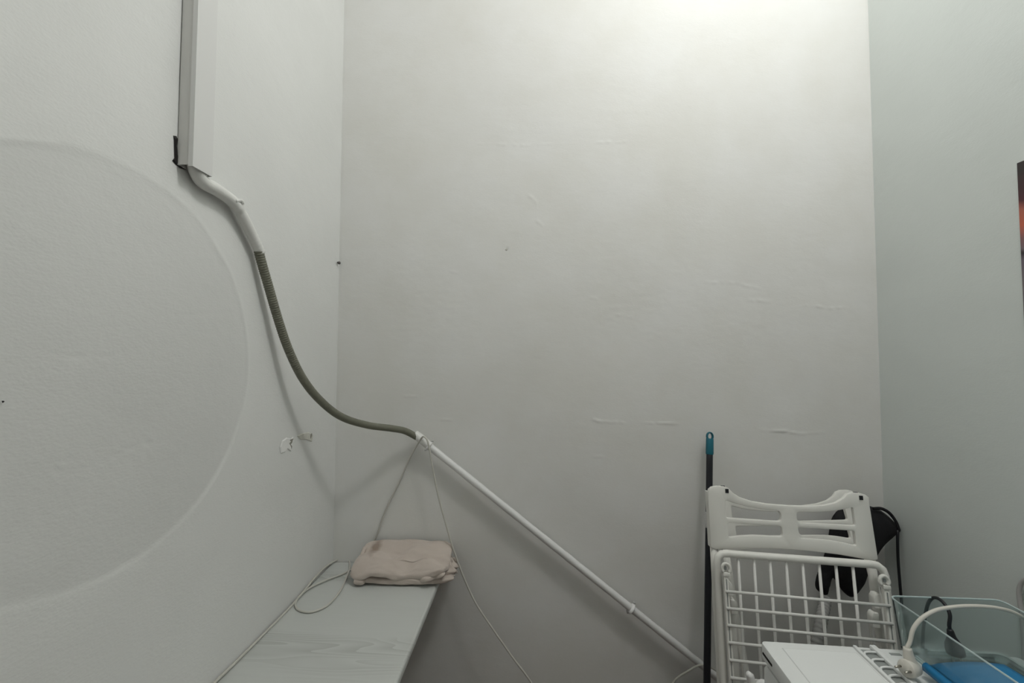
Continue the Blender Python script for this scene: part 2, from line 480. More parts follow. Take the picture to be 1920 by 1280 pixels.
def wall(name, us, vs, place, disp, mat):
    U, V = np.meshgrid(us, vs, indexing='ij')
    D = disp(U, V)
    P = place(U, V, D).reshape(-1, 3)
    nu, nv = len(us), len(vs)
    idx = np.arange(nu * nv).reshape(nu, nv)
    q = np.stack([idx[:-1, :-1], idx[1:, :-1], idx[1:, 1:], idx[:-1, 1:]], -1).reshape(-1, 4)
    me = bpy.data.meshes.new(name)
    me.vertices.add(len(P)); me.vertices.foreach_set('co', P.astype(np.float32).ravel())
    me.loops.add(q.size); me.loops.foreach_set('vertex_index', q.astype(np.int32).ravel())
    me.polygons.add(len(q)); me.polygons.foreach_set('loop_start', np.arange(0, q.size, 4, dtype=np.int32))
    me.update(calc_edges=True)
    return struct(link(name, me, mat, None, True))

def lumps(U, V, s, amp=1.0):
    return amp * (0.0014 * vnoise(U, V, 0.34, s) + 0.0007 * vnoise(U, V, 0.11, s + 1) + 0.00020 * vnoise(U * 0.5, V, 0.035, s + 2) + 0.00009 * vnoise(U * 0.6, V, 0.017, s + 3))

def yb(px, py):
    p = on_y(px, py, YB); return (p.x, p.z)
def xl(px, py):
    p = on_x(px, py, XL); return (p.y, p.z)

BACK_CRACKS = [
    ([(1100, 782), (1125, 790), (1160, 791), (1187, 796)], 0.0045, 0.0016), ([(1200, 792), (1240, 793), (1290, 795)], 0.004, 0.0010),
    ([(1420, 806), (1470, 808), (1500, 813), (1560, 809)], 0.0045, 0.0015), ([(1505, 572), (1530, 573), (1550, 578), (1590, 576)], 0.0045, 0.0015),
    ([(1110, 268), (1140, 266), (1190, 266)], 0.005, 0.0009), ([(860, 268), (980, 272), (1090, 268)], 0.004, 0.0006),
    ([(985, 360), (1008, 380), (1005, 392)], 0.006, 0.0009), ([(1000, 408), (1020, 425)], 0.006, 0.0008),
    ([(840, 508), (862, 512)], 0.005, 0.0010), ([(1100, 556), (1125, 562)], 0.005, 0.0011), ([(1150, 588), (1190, 596)], 0.005, 0.0008),
    ([(1300, 528), (1380, 530), (1440, 545)], 0.006, 0.0008), ([(1400, 562), (1450, 566)], 0.006, 0.0009), ([(750, 742), (785, 743)], 0.004, 0.0010),
    ([(820, 786), (850, 787)], 0.004, 0.0008), ([(1100, 855), (1140, 856)], 0.005, 0.0007)]
def disp_back(U, V):
    d = lumps(U, V, 21)
    band = np.exp(-((V - 1.80) / 0.26) ** 2) * (0.5 + 0.5 * vnoise(U, V, 0.16, 79))
    d = d + band * (0.0003 * vnoise(U * 0.5, V, 0.03, 77) + 0.0003 * vnoise(U * 0.6, V, 0.014, 78))
    for pts, w, h in BACK_CRACKS:
        d = d + ridge(U, V, [yb(*p) for p in pts], w * 0.8, h * 2.0)
    hx, hz = yb(950, 467)
    d = d - 0.003 * np.exp(-(np.hypot(U - hx, V - hz) / 0.006) ** 2)
    edge = np.minimum(U - XL, XR - U)
    return d * np.clip(edge / 0.01, 0, 1)
us = np.linspace(XL, XR, 430); vs = np.linspace(0, ZC, 740)
wall_back = wall('wall_back', us, vs, lambda U, V, D: np.stack([U, YB - D, V], -1), disp_back, M_BACK)

RC = (0.78, 1.549); RR = 0.397
def disp_left(U, V):
    d = lumps(U, V, 41, 0.8)
    ang = np.arctan2(V - RC[1], U - RC[0])
    rr = np.hypot(U - RC[0], V - RC[1]) + 0.004 * np.sin(3 * ang + 1) + 0.002 * vnoise(U, V, 0.05, 51)
    k = 0.35 + 0.5 * vnoise(U, V, 0.09, 52) + 0.4 * vnoise(U, V, 0.02, 54)
    d = d + (0.0002 + 0.0013 * np.clip(k, 0, 1)) * np.exp(-((rr - RR) / 0.0042) ** 2)
    d = d - 0.0016 * (1 / (1 + np.exp((rr - RR + 0.004) / 0.0035)))
    inside = 1 / (1 + np.exp((rr - RR) / 0.01))
    d = d + inside * 0.00014 * vnoise(U, V, 0.012, 53)
    for pts in ([(60, 655), (120, 668), (200, 668), (260, 650)], [(60, 830), (130, 905)], [(160, 880), (260, 835), (330, 820)], [(320, 592), (380, 588), (440, 585)]):
        d = d - ridge(U, V, [xl(*p) for p in pts], 0.004, 0.0009)
    return d * np.clip((YB - U) / 0.01, 0, 1)
us = np.concatenate([np.linspace(YF, 0.5, 40, endpoint=False), np.linspace(0.5, YB, 300)]); vs = np.linspace(0, ZC, 760)
wall_left = wall('wall_left', us, vs, lambda U, V, D: np.stack([XL + D, U, V], -1), disp_left, M_LEFT)

def disp_right(U, V):
    d = lumps(U, V, 61, 0.9) + 0.00012 * vnoise(U * 0.5, V, 0.015, 66)
    return d * np.clip((YB - U) / 0.01, 0, 1)
us = np.concatenate([np.linspace(YF, 0.85, 50, endpoint=False), np.linspace(0.85, YB, 130)]); vs = np.linspace(0, ZC, 480)
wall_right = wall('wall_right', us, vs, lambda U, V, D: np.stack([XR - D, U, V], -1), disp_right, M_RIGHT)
wall_front = struct(box('wall_front', (XL, YF - 0.1, 0), (XR, YF, ZC), M_LEFT))
M_ADDED_DOOR = plain('added_brown_door', (0.16, 0.09, 0.05), 0.5, 0.1, 30, 0.2, 4)
added_door = struct(box('added_door_1', (-0.15, YF, 0.0), (0.75, YF + 0.035, 2.05), M_ADDED_DOOR, None, 0.003))  # added out of view, dark to cut bounced light on the near walls
box('added_door_panel', (-0.03, YF + 0.033, 1.05), (0.63, YF + 0.045, 1.93), M_ADDED_DOOR, added_door, 0.006)
box('added_door_panel', (-0.03, YF + 0.033, 0.15), (0.63, YF + 0.045, 0.92), M_ADDED_DOOR, added_door, 0.006)
ceiling = struct(box('ceiling', (XL - 0.1, YF - 0.1, ZC), (XR + 0.1, YB + 0.1, ZC + 0.1), M_CEIL))
floor = struct(box('floor', (XL - 0.1, YF - 0.1, -0.1), (XR + 0.1, YB + 0.1, 0.0), M_FLOOR))

# wall marks -------------------------------------------------------------
def blob(name, centre, ax, ay, nrm, pts, thick, mat, parent):
    """small irregular plate lying on a wall; pts in metres"""
    V = []; n = len(pts)
    for t in (0, thick):
        for p in pts:
            s = 1.0 if t == 0 else 0.86
            V.append(centre + ax * (p[0] * s) + ay * (p[1] * s) + nrm * t)
    Fc = [tuple(range(n, 2 * n))] + [(i, (i + 1) % n, n + (i + 1) % n, n + i) for i in range(n)]
    return mesh_obj(name, V, Fc, mat, parent, recalc=True)

def left_patch(name, pix, thick, mat, lift=0.0005):
    Q = [on_x(px, py, XL) for px, py in pix]
    c = sum(Q, Vector()) / len(Q); c.x = XL + lift
    return blob(name, c, Vector((0, 1, 0)), Vector((0, 0, 1)), Vector((1, 0, 0)), [(q.y - c.y, q.z - c.z) for q in Q], thick, mat, wall_left)
left_patch('paint_chip', [(524, 838), (528, 826), (536, 820), (545, 822), (549, 818), (551, 826), (546, 834), (545, 846), (538, 841), (533, 848), (526, 850)], 0.0022, M_FLAKE, 0.001)
left_patch('plaster_chip', [(541, 824), (545, 822), (549, 821), (547, 825), (546, 830), (543, 833), (546, 838), (545, 842), (543, 836), (540, 831), (544, 827)], 0.0028, M_CRACK, 0.001)
left_patch('plaster_chip', [(556, 817), (566, 812), (578, 810), (587, 816), (584, 828), (574, 824), (562, 824)], 0.0020, M_PLASTER, 0.001)
left_patch('plaster_chip', [(581, 813), (584, 812), (583, 818), (581, 823), (580, 819)], 0.0026, M_CRACK, 0.001)
left_patch('nail_hole', [(2, 751), (5, 751), (6, 753), (3, 755)], 0.0015, M_DARK, 0.001)
left_patch('plaster_gap', [(324, 254), (330, 255), (328, 270), (331, 303), (342, 309), (358, 316), (364, 321), (350, 319), (336, 315), (327, 307), (322, 301), (326, 296), (325, 262)], 0.0025, M_DARK, 0.001)
c = on_y(950, 467, YB)
ring = [(0.004 * cos(a), 0.004 * sin(a)) for a in np.linspace(0, 2 * pi, 9)[:-1]]
blob('filled_hole', Vector((c.x, YB + 0.0005, c.z)), Vector((1, 0, 0)), Vector((0, 0, 1)), Vector((0, -1, 0)), ring, 0.002, M_PLASTER, wall_back)

# corner nail: shank and bent head
p = on_y(634, 492, YB - 0.008)
nail = thing('wall_nail', 'small dark bent nail in the far left corner of the walls', 'nail', p)
V, Fc = sweep(spline([(-0.002, 0.012, -0.001), (0.0, 0.0, 0), (0.004, -0.010, -0.002), (0.010, -0.013, -0.004)], 14)[0], 0.0036, 8)
mesh_obj('shank', V, Fc, M_STEEL, nail, True)
V, Fc = sweep([Vector((0.009, -0.013, -0.004)), Vector((0.0125, -0.0145, -0.005))], 0.006, 10)
mesh_obj('head', V, Fc, M_STEEL, nail, True)

# ------------------------------------------------------------------ ceiling lamp (above the frame)
lamp = thing('ceiling_lamp', 'white pendant lamp hanging from the ceiling above the frame', 'lamp', (LAMP.x, LAMP.y, ZC))
def lathe(name, prof, mat, parent, S=32):
    V = [(r * cos(2 * pi * k / S), r * sin(2 * pi * k / S), z) for r, z in prof for k in range(S)]
    Fc = [(i * S + k, i * S + (k + 1) % S, (i + 1) * S + (k + 1) % S, (i + 1) * S + k) for i in range(len(prof) - 1) for k in range(S)]
    return mesh_obj(name, V, Fc, mat, parent, True, True)
lathe('ceiling_rose', [(0.001, 0.0), (0.06, 0.0), (0.058, -0.012), (0.03, -0.028), (0.008, -0.032), (0.001, -0.032)], M_PVC, lamp)
lathe('lamp_holder', [(0.008, -0.03), (0.008, -0.05), (0.022, -0.056), (0.024, -0.085), (0.001, -0.088)], M_PVC, lamp)

# ------------------------------------------------------------------ desk
ZD = 0.746; XD = -0.338
desk = thing('desk', 'long narrow white wood-grain desk along the left wall', 'desk', ((XL + XD) / 2, 1.1, 0))
dl = Vector(desk.location)
bm = bmesh.new()
lo_, hi_ = Vector((XL + 0.004, 0.42, ZD - 0.026)) - dl, Vector((XD, YB - 0.004, ZD)) - dl
bm = box_bm(lo_, hi_, 0.0)
bmesh.ops.bevel(bm, geom=[e for e in bm.edges if all(abs(v.co.x - hi_.x) < 1e-5 for v in e.verts) and abs(e.verts[0].co.y - e.verts[1].co.y) > 0.1], offset=0.008, segments=4, profile=0.5, affect='EDGES')
bm_obj('tabletop', bm, M_DESK, desk, autosmooth=40)
for y0 in (0.50, 1.0, 1.5):
    box('support_panel', Vector((XL + 0.006, y0, 0)) - dl, Vector((XD - 0.17, y0 + 0.018, ZD - 0.026)) - dl, M_DESK, desk, 0.001, 1)

# ------------------------------------------------------------------ cable trunking on the left wall
TY0, TY1, TZ, TX = 0.909, 0.965, 2.003, XL + 0.040
tr = thing('cable_trunking', 'white plastic cable trunking running up the left wall', 'trunking', (XL, TY0, TZ))
def tb(name, lo, hi, mat, bev=0.0008):
    o0 = Vector((XL, TY0, TZ)); return box(name, Vector(lo) - o0, Vector(hi) - o0, mat, tr, bev, 1)
tb('back_plate', (XL + 0.002, TY0, TZ), (XL + 0.004, TY1, ZC), M_TRUNK)
tb('side_wall', (XL + 0.004, TY0, TZ), (TX - 0.010, TY0 + 0.002, ZC), M_TRUNK)
tb('side_wall', (XL + 0.004, TY1 - 0.002, TZ), (TX - 0.010, TY1, ZC), M_TRUNK)
# snap-on cover: front face with two lips
cv = []
o0 = Vector((XL, TY0, TZ))
sec = [(TX - 0.011, TY0 - 0.0015), (TX, TY0 - 0.0015), (TX, TY1 + 0.0015), (TX - 0.011, TY1 + 0.0015), (TX - 0.011, TY1), (TX - 0.002, TY1), (TX - 0.002, TY0 + 0.0003), (TX - 0.011, TY0 + 0.0003)]
V = [Vector((x, y, z)) - o0 for z in (TZ - 0.004, ZC) for (x, y) in sec]; n = len(sec)
Fc = [(i, (i + 1) % n, n + (i + 1) % n, n + i) for i in range(n)] + [tuple(range(n)), tuple(range(n, 2 * n))]
mesh_obj('cover', V, Fc, M_COVER, tr, False, True)

# ------------------------------------------------------------------ drain hose: taped bundle, ribbed hose
hose = thing('drain_hose', 'grey-green ribbed hose curving from the trunking to the white pipe', 'hose', on_x(487, 472, -0.775))
h0 = Vector(hose.location)
tp = [(XL + 0.02, 0.937, 2.06), (XL + 0.02, 0.939, 2.012)] + [on_x(a, b, X) for a, b, X in
      ((378, 338, -0.777), (408, 357, -0.777), (440, 382, -0.776), (458, 412, -0.776), (473, 442, -0.776), (488, 474, -0.775))]
path, ln = spline(tp, 90)
def taper(i):
    t = i / 89
    r = 0.0165 - 0.0025 * t
    r += 0.0022 * exp(-((t - 0.60) / 0.025) ** 2) - 0.0012 * exp(-((t - 0.64) / 0.02) ** 2)
    if t > 0.83: r += 0.0007 * (1 if int((t - 0.83) * 60) % 2 else -0.6)
    return r
V, Fc = sweep([q - h0 for q in path], taper, 16)
tape = mesh_obj('tape_wrap', V, Fc, M_TAPE, hose, True)
# loose tape end standing off at the bend
q = on_x(447, 376, -0.762) - h0
V, Fc = sweep(spline([q + Vector((0, -0.010, -0.004)), q, q + Vector((0.004, 0.010, 0.003)), q + Vector((0.002, 0.014, -0.004))], 10)[0], 0.0045, 8, 0.6)
mesh_obj('tape_end', V, Fc, M_TAPE, tape, True)
hp = [on_x(483, 462, -0.776)] + [on_x(a, b, X) for a, b, X in
      ((490, 490, -0.774), (503, 535, -0.770), (522, 600, -0.763), (541, 655, -0.752), (568, 710, -0.732), (600, 750, -0.706), (640, 781, -0.664), (690, 797, -0.60))]
hp += [on_y(735, 803, 1.625), on_y(760, 808, 1.668), on_y(785, 821, 1.694)]
path, ln = spline(hp, int(1.0 / 0.0016))
npt = len(path)
def ribs(i):
    s = i / (npt - 1) * ln
    amp = 0.00075 if s < 0.36 else 0.00075 * max(0.25, 1 - (s - 0.36) * 3)
    return 0.0128 + amp * sin(2 * pi * s / 0.0068)
V, Fc = sweep([q - h0 for q in path], ribs, 14)
mesh_obj('ribbed_tube', V, Fc, M_HOSE, hose, True)

# ------------------------------------------------------------------ drain pipe on the back wall
pa = on_y(796, 829, 1.694); pb = on_y(1318, 1248, 1.694)
pd = (pb - pa).normalized()
pipe = thing('drain_pipe', 'thin white plastic pipe sloping down across the back wall', 'pipe', pa)
V, Fc = sweep([Vector((0, 0, 0)) + pd * t for t in np.linspace(0, (pb - pa).length * 1.42, 90)], lambda i: 0.0135 + 0.0004 * sin(i * 0.7) + (0.0009 if i in (33, 34) else 0), 18)
mesh_obj('pipe_run', V, Fc, M_PVC, pipe, True)
s0 = on_y(777, 814, 1.694) - pa
path, ln = spline([s0, s0.lerp(Vector(), 0.5) + Vector((0, 0, 0.003)), pd * 0.03], 30)
V, Fc = sweep(path, lambda i: 0.0175 - 0.0025 * (i / 29) ** 2 - (0.002 if i == 0 else 0), 18)
mesh_obj('sleeve', V, Fc, M_TAPE, pipe, True)
upn = Vector((-pd.z, 0, pd.x)).normalized()
if upn.z < 0: upn = -upn
def clip(t, parent):
    base = pd * t
    c0 = mesh_obj('clip', *sweep([base + Vector((0, 0.034, 0)) * 0 + upn * (0.0165 * cos(a)) + Vector((0, -0.0165 * sin(a), 0)) for a in np.linspace(-0.45, pi + 0.45, 18)], 0.0022, 8, 3.0), M_PVC, parent, True)
    for sgn, ln_ in ((1, 0.023), (-1, 0.021)):
        b0 = base + upn * (sgn * 0.015) + Vector((0, 0.006, 0))
        b1 = base + upn * (sgn * ln_) + Vector((0, 0.010, 0))
        mesh_obj('screw', *sweep([b0, b1, b1 + Vector((0, -0.012, 0)) + upn * 0.001 * sgn], 0.0034, 8), M_COLLAR, c0, True)
clip(0.022, pipe)
clip((on_y(1184, 1138, 1.694) - pa).length, pipe)

# ------------------------------------------------------------------ folded towel
def squad(nx, ex, ez):
    """rounded-box point cloud from a cube grid: returns verts in [-1,1]^3 and faces"""
    bm = bmesh.new()
    bmesh.ops.create_cube(bm, size=2.0)
    bmesh.ops.subdivide_edges(bm, edges=list(bm.edges), cuts=nx, use_grid_fill=True)
    for v in bm.verts:
        d = v.co.copy()
        l = (abs(d.x) ** ex + abs(d.y) ** ex) ** (1 / ex)
        L_ = (l ** ez + abs(d.z) ** ez) ** (1 / ez)
        v.co = d / max(L_, 1e-6)
    return bm

TC = Vector((-0.475, 1.628, ZD))
towel = thing('folded_towel', 'folded beige-pink towel with a brown stain on the desk', 'towel', TC)
def fold(name, cx, cy, cz, hx, hy, hz, deform, nx=26, ex=7, ez=3.2, amp=0.003):
    bm = squad(nx, ex, ez)
    for v in bm.verts:
        u, w, t = v.co
        q = deform(u, w, t, Vector((cx + u * hx, cy + w * hy, cz + t * hz)))
        nv = noise.noise_vector(q * 20) * amp + noise.noise_vector(Vector((q.x * 30, q.y * 70, q.z * 70))) * (amp * 0.45)
        q = q + nv
        q.z = max(q.z, 0.001)
        v.co = q
    bmesh.ops.recalc_face_normals(bm, faces=bm.faces)
    return bm_obj(name, bm, M_TOWEL, towel, True)
def d_low(u, w, t, q):
    q.x += 0.018 * max(0, u - 0.5) + 0.004 * sin(w * 6 + t * 3)
    q.y += 0.010 * max(0, u - 0.3) * 2 if w < 0 else 0
    q.z += 0.004 * sin(u * 5 + 1) * (t + 1) * 0.5
    return q
fold('lower_fold', 0.018, -0.004, 0.018, 0.166, 0.072, 0.0165, d_low, 34)
def d_mid(u, w, t, q):
    q.z += 0.004 * sin(u * 4)
    return q
fold('middle_fold', 0.014, 0.030, 0.048, 0.158, 0.045, 0.020, d_mid)
def d_top(u, w, t, q):
    # sheet folded over the stack: slopes down to the front, left front corner hangs low
    front = (1 - w) / 2
    q.z += -0.044 * front ** 1.5 + 0.008 * (1 - front)
    q.z -= 0.012 * max(0, -u - 0.55) * front * 2
    q.x -= 0.030 * max(0, -u - 0.2) * front
    q.z += 0.020 * max(0, u - 0.35) * front ** 2
    q.z += (0.006 * sin(u * 5 + w * 2.5) + 0.004 * sin(u * 9 - w * 6)) * front - 0.006 * exp(-((w + 0.15 + 0.25 * sin(u * 2)) / 0.12) ** 2)
    q.y += 0.006 * sin(u * 4.2 + 0.6) * (1 if w < -0.5 else 0)
    q.z -= 0.007 * max(0, u - 0.8) * 5 * (1 - front) 
    return q
fold('upper_fold', 0.004, 0.002, 0.084, 0.170, 0.084, 0.021, d_top, 46, 7, 3.0, 0.0055)
def d_side(u, w, t, q):
    q.x += 0.008 * sin(w * 9) + 0.006 * sin(t * 7)
    q.z -= 0.012 * max(0, u)
    return q
fold('side_fold', 0.160, 0.012, 0.040, 0.030, 0.050, 0.026, d_side, 16, 3, 2.4, 0.007)
fold('tucked_corner', -0.142, -0.066, 0.017, 0.022, 0.020, 0.013, lambda u, w, t, q: q, 10, 3, 2.4, 0.004)
fold('back_layer', -0.160, 0.034, 0.056, 0.010, 0.042, 0.040, lambda u, w, t, q: q + Vector((-0.006 * (1 - t), 0, 0)), 12, 4, 3, 0.002)
fold('pinched_fold', 0.120, -0.064, 0.036, 0.050, 0.022, 0.014, lambda u, w, t, q: q + Vector((0, 0.006 * sin(u * 5), 0.012 * u)), 14, 3, 2.2, 0.004)

# ------------------------------------------------------------------ long white cord: desk loop -> over the pipe -> down to the floor
zc = ZD + 0.0042
loop_px = [(395, 1288), (407, 1275), (440, 1243), (500, 1183), (548, 1134), (570, 1108), (592, 1081), (615, 1059), (638, 1048), (652, 1049), (656, 1061), (649, 1084), (634, 1113),
           (610, 1137), (583, 1147), (560, 1143), (554, 1131), (563, 1116), (582, 1102), (613, 1088), (648, 1073)]
cp_ = []
for a, b in loop_px:
    q = on_z(a, b, zc)
    cp_.append(q if q.x > XL + 0.007 else on_x(a, b, XL + 0.007))
cp_[19].z += 0.003; cp_[18].z += 0.002
cp_ += [Vector((-0.67, 1.716, ZD + 0.012)), Vector((-0.645, 1.720, ZD + 0.06)), on_y(706, 1005, 1.722), on_y(716, 975, 1.722), on_y(728, 945, 1.720), on_y(748, 905, 1.716), on_y(770, 855, 1.705), on_y(786, 828, 1.682)]
cp_ += [on_y(794, 818, 1.668), on_y(800, 823, 1.664), on_y(804, 836, 1.664), on_y(811, 875, 1.668), on_y(822, 930, 1.672), on_y(834, 975, 1.675), on_y(852, 1035, 1.672), on_y(872, 1088, 1.665), on_y(893, 1132, 1.655),
        on_y(927, 1183, 1.64), on_y(962, 1233, 1.625), on_y(998, 1282, 1.61), Vector((0.10, 1.60, 0.22)), Vector((0.22, 1.60, 0.06)), Vector((0.34, 1.61, 0.02)), Vector((0.46, 1.63, 0.16)),
        on_y(1262, 1280, 1.65), on_y(1290, 1258, 1.655), on_y(1315, 1246, 1.66), on_y(1335, 1252, 1.665), on_y(1360, 1275, 1.67), Vector((0.80, 1.68, 0.16)), Vector((0.84, 1.69, 0.05))]
path, ln = spline(cp_, 620)
cord = mesh_obj('extension_cord', *sweep(path, 0.0036, 8), M_CORD, None, True)
tag(cord, 'long off-white cord looped on the desk and hung over the pipe', 'cord')

# ------------------------------------------------------------------ broom leaning on the back wall
bt = on_y(1331, 808, 1.695); bmid = on_y(1325.5, 1280, 1.545)
bd = (bmid - bt).normalized()
blen = bt.z / -bd.z - 0.10
bend = bt + bd * blen
broom = thing('broom', 'black broom handle with a teal grip leaning on the back wall', 'broom', (bend.x, bend.y, 0))
b0 = Vector(broom.location)
def along(t): return bt + bd * t - b0
mesh_obj('pole', *sweep([along(t) for t in np.linspace(0.07, blen, 30)], 0.0118, 16), M_POLE, broom, True)
tc_ = (on_y(1326, 958, 1.66) - bt).length
mesh_obj('collar', *sweep([along(t) for t in np.linspace(tc_, tc_ + 0.055, 8)], lambda i: 0.0132 - (0.0006 if i in (0, 7) else 0), 16), M_COLLAR, broom, True)
# grip: sleeve flattening into an eye with a hanging hole
grip = bmesh.new()
gx = Vector((1, 0, 0)); gx = (gx - bd * gx.dot(bd)).normalized(); gy = bd.cross(gx)
def gp(a, s, t): return along(s) + gx * a + gy * t
nS = 20; rows = []
for s, rx, ry in ((0.088, 0.0128, 0.0128), (0.084, 0.0140, 0.0140), (0.05, 0.0138, 0.0138), (0.035, 0.0138, 0.0125), (0.028, 0.0137, 0.0105)):
    rows.append([grip.verts.new(gp(rx * cos(2 * pi * k / nS), s, ry * sin(2 * pi * k / nS))) for k in range(nS)])
for r0, r1 in zip(rows[:-1], rows[1:]):
    for k in range(nS): grip.faces.new((r0[k], r0[(k + 1) % nS], r1[(k + 1) % nS], r1[k]))
grip.faces.new(rows[0]); grip.faces.new(list(reversed(rows[-1])))
bmesh.ops.recalc_face_normals(grip, faces=grip.faces)
gobj = bm_obj('grip', grip, M_TEAL, broom, autosmooth=50)
eye_pts = [(0.0105 * cos(a), 0.020 - 0.0145 * sin(a)) for a in np.linspace(0, 2 * pi, 29)[:-1]]
eye_pts = [(a, s if s < 0.020 else 0.020 + (s - 0.020) * 0.9) for a, s in eye_pts]
eyeV, eyeF = [], []
ne = len(eye_pts)
cl_path = [gp(a, s, 0) for a, s in eye_pts]
for i in range(ne):
    tv = (cl_path[(i + 1) % ne] - cl_path[i - 1]).normalized(); bn = gy; nn = tv.cross(bn).normalized()
    for k in range(8):
        an = 2 * pi * k / 8
        eyeV.append(cl_path[i] + nn * (0.0032 * cos(an)) + bn * (0.0085 * sin(an)))
for i in range(ne):
    for k in range(8):
        eyeF.append((i * 8 + k, i * 8 + (k + 1) % 8, ((i + 1) % ne) * 8 + (k + 1) % 8, ((i + 1) % ne) * 8 + k))
mesh_obj('hanging_eye', eyeV, eyeF, M_TEAL, gobj, True)
hb = along(blen)
box('broom_head', (hb.x - 0.13, hb.y - 0.022, 0.075), (hb.x + 0.13, hb.y + 0.022, 0.12), M_TEAL, broom, 0.008)
V = []; Fc = []
for i in range(26):
    for j in range(5):
        x = hb.x - 0.122 + i * 0.0098; y = hb.y - 0.016 + j * 0.008; ox = (i - 12.5) * 0.0012; k0 = len(V)
        for z, s, o_ in ((0.078, 0.003, 0), (0.0, 0.0042, ox)):
            V += [(x - s + o_, y - s, z), (x + s + o_, y - s, z), (x + s + o_, y + s, z), (x - s + o_, y + s, z)]
        Fc += [(k0 + a, k0 + (a + 1) % 4, k0 + 4 + (a + 1) % 4, k0 + 4 + a) for a in range(4)] + [(k0 + 4, k0 + 5, k0 + 6, k0 + 7)]
br = mesh_obj('bristles', V, Fc, M_BLACK, broom); br['kind'] = 'stuff'

# ------------------------------------------------------------------ folded clothes airer
TH, AL = radians(7), radians(8)
def rack_frame(O, al, roll=0.0):
    u = Vector((cos(TH), -sin(TH), 0)); m = Vector((-sin(TH), -cos(TH), 0)); z = Vector((0, 0, 1))
    v = z * cos(al) - m * sin(al); n = m * cos(al) + z * sin(al)
    cr, sr = cos(roll), sin(roll)
    return lambda a, b, c=0.0: O + u * (a * cr - b * sr) + v * (a * sr + b * cr) + n * c
RO = on_y(1331, 915, 1.42)
rack = thing('drying_rack', 'folded white clothes drying rack leaning beside the appliance', 'drying rack', (RO.x + 0.23, 1.27, 0))
R0 = Vector(rack.location)
fr_ = rack_frame(RO - R0, AL)
W = 0.462
OUT = [(-0.006, -0.018), (-0.003, -0.004), (0.006, 0.004), (0.022, 0.008), (0.042, 0.008), (0.056, 0.003), (0.068, -0.010), (0.09, -0.024), (0.125, -0.034), (0.17, -0.039), (W / 2, -0.0405)]
OUT = OUT + [(W - 0.008 - a, b) for a, b in reversed(OUT[:-1])]
BOT = [(W, -0.178), (W - 0.012, -0.184), (0.36, -0.174), (0.29, -0.170), (W / 2, -0.169), (0.17, -0.170), (0.10, -0.174), (0.006, -0.184), (-0.006, -0.178)]
OUT = OUT[:-1] + [(W - 0.006, -0.018)] + BOT
S1 = round_poly([(0.046, -0.034), (0.044, -0.088), (0.205, -0.089), (0.206, -0.058), (0.155, -0.056), (0.105, -0.050), (0.07, -0.042)], [0.006, 0.007, 0.012, 0.012, 0.01, 0.01, 0.01])
S2 = round_poly([(0.049, -0.103), (0.048, -0.146), (0.085, -0.139), (0.12, -0.135), (0.16, -0.134), (0.206, -0.134), (0.206, -0.103)], [0.006, 0.007, 0.01, 0.01, 0.01, 0.012, 0.010])
mir = lambda L_: [(W - 0.006 - a, b) for a, b in reversed(L_)]
HOLES = [S1, S2, mir(S1), mir(S2)]
def leg_assembly(frame, first):
    nm = 'leg_panel'
    pnl = prism_poly(nm, OUT, HOLES, 0.016, lambda a, b, c: frame(a, b, c - 0.016), M_RACK, rack, 0.0028)
    # cap locks on the two top corners
    for a0 in ((0.051, W - 0.028) if first else ()):
        prism_poly('lock_tab', [(a0 - 0.005, -0.012), (a0 + 0.005, -0.012), (a0 + 0.005, 0.0005), (a0 - 0.005, 0.0005)], [], 0.004, lambda a, b, c: frame(a, b, c - 0.0025), M_BLACK, pnl, 0.0)
        prism_poly('lock_tab', [(a0 - 0.015, 0.0060), (a0 - 0.004, 0.0060), (a0 - 0.004, 0.0092), (a0 - 0.015, 0.0092)], [], 0.007, lambda a, b, c: frame(a, b, c - 0.012), M_BLACK, pnl, 0.0)
    # back rims that give the panel its depth
    for a0, a1 in ((-0.006, 0.0), (W - 0.006, W)):
        prism_poly('side_rim', [(a0, -0.18), (a1, -0.18), (a1, -0.012), (a0, -0.012)], [], 0.022, lambda a, b, c: frame(a, b, c - 0.036), M_RACK, pnl, 0.001)
    for a0 in (0.006, W - 0.012):
        z0, z1 = frame(a0, 0, -0.014).z, frame(a0, -1, -0.014).z
        blen_ = -(z0 - 0.008) / (z0 - z1)
        V, Fc = sweep([frame(a0, b, -0.014) for b in np.linspace(-0.17, blen_, 14)], 0.0115, 12)
        lg = mesh_obj('leg', V, Fc, M_RACK, rack, True)
        V, Fc = sweep([frame(a0, blen_ + 0.03, -0.014), frame(a0, blen_ + 0.002, -0.014), frame(a0, blen_ - 0.002, -0.014)], lambda i: (0.0135, 0.0145, 0.012)[i], 12)
        mesh_obj('foot', V, Fc, M_ROD, lg, True)
    return pnl
leg_assembly(fr_, True)
AL2 = radians(14.5)
RO2 = on_y(1342, 929, 1.585)
fr2 = rack_frame(RO2 - R0, AL2, radians(4.5))
leg_assembly(fr2, False)

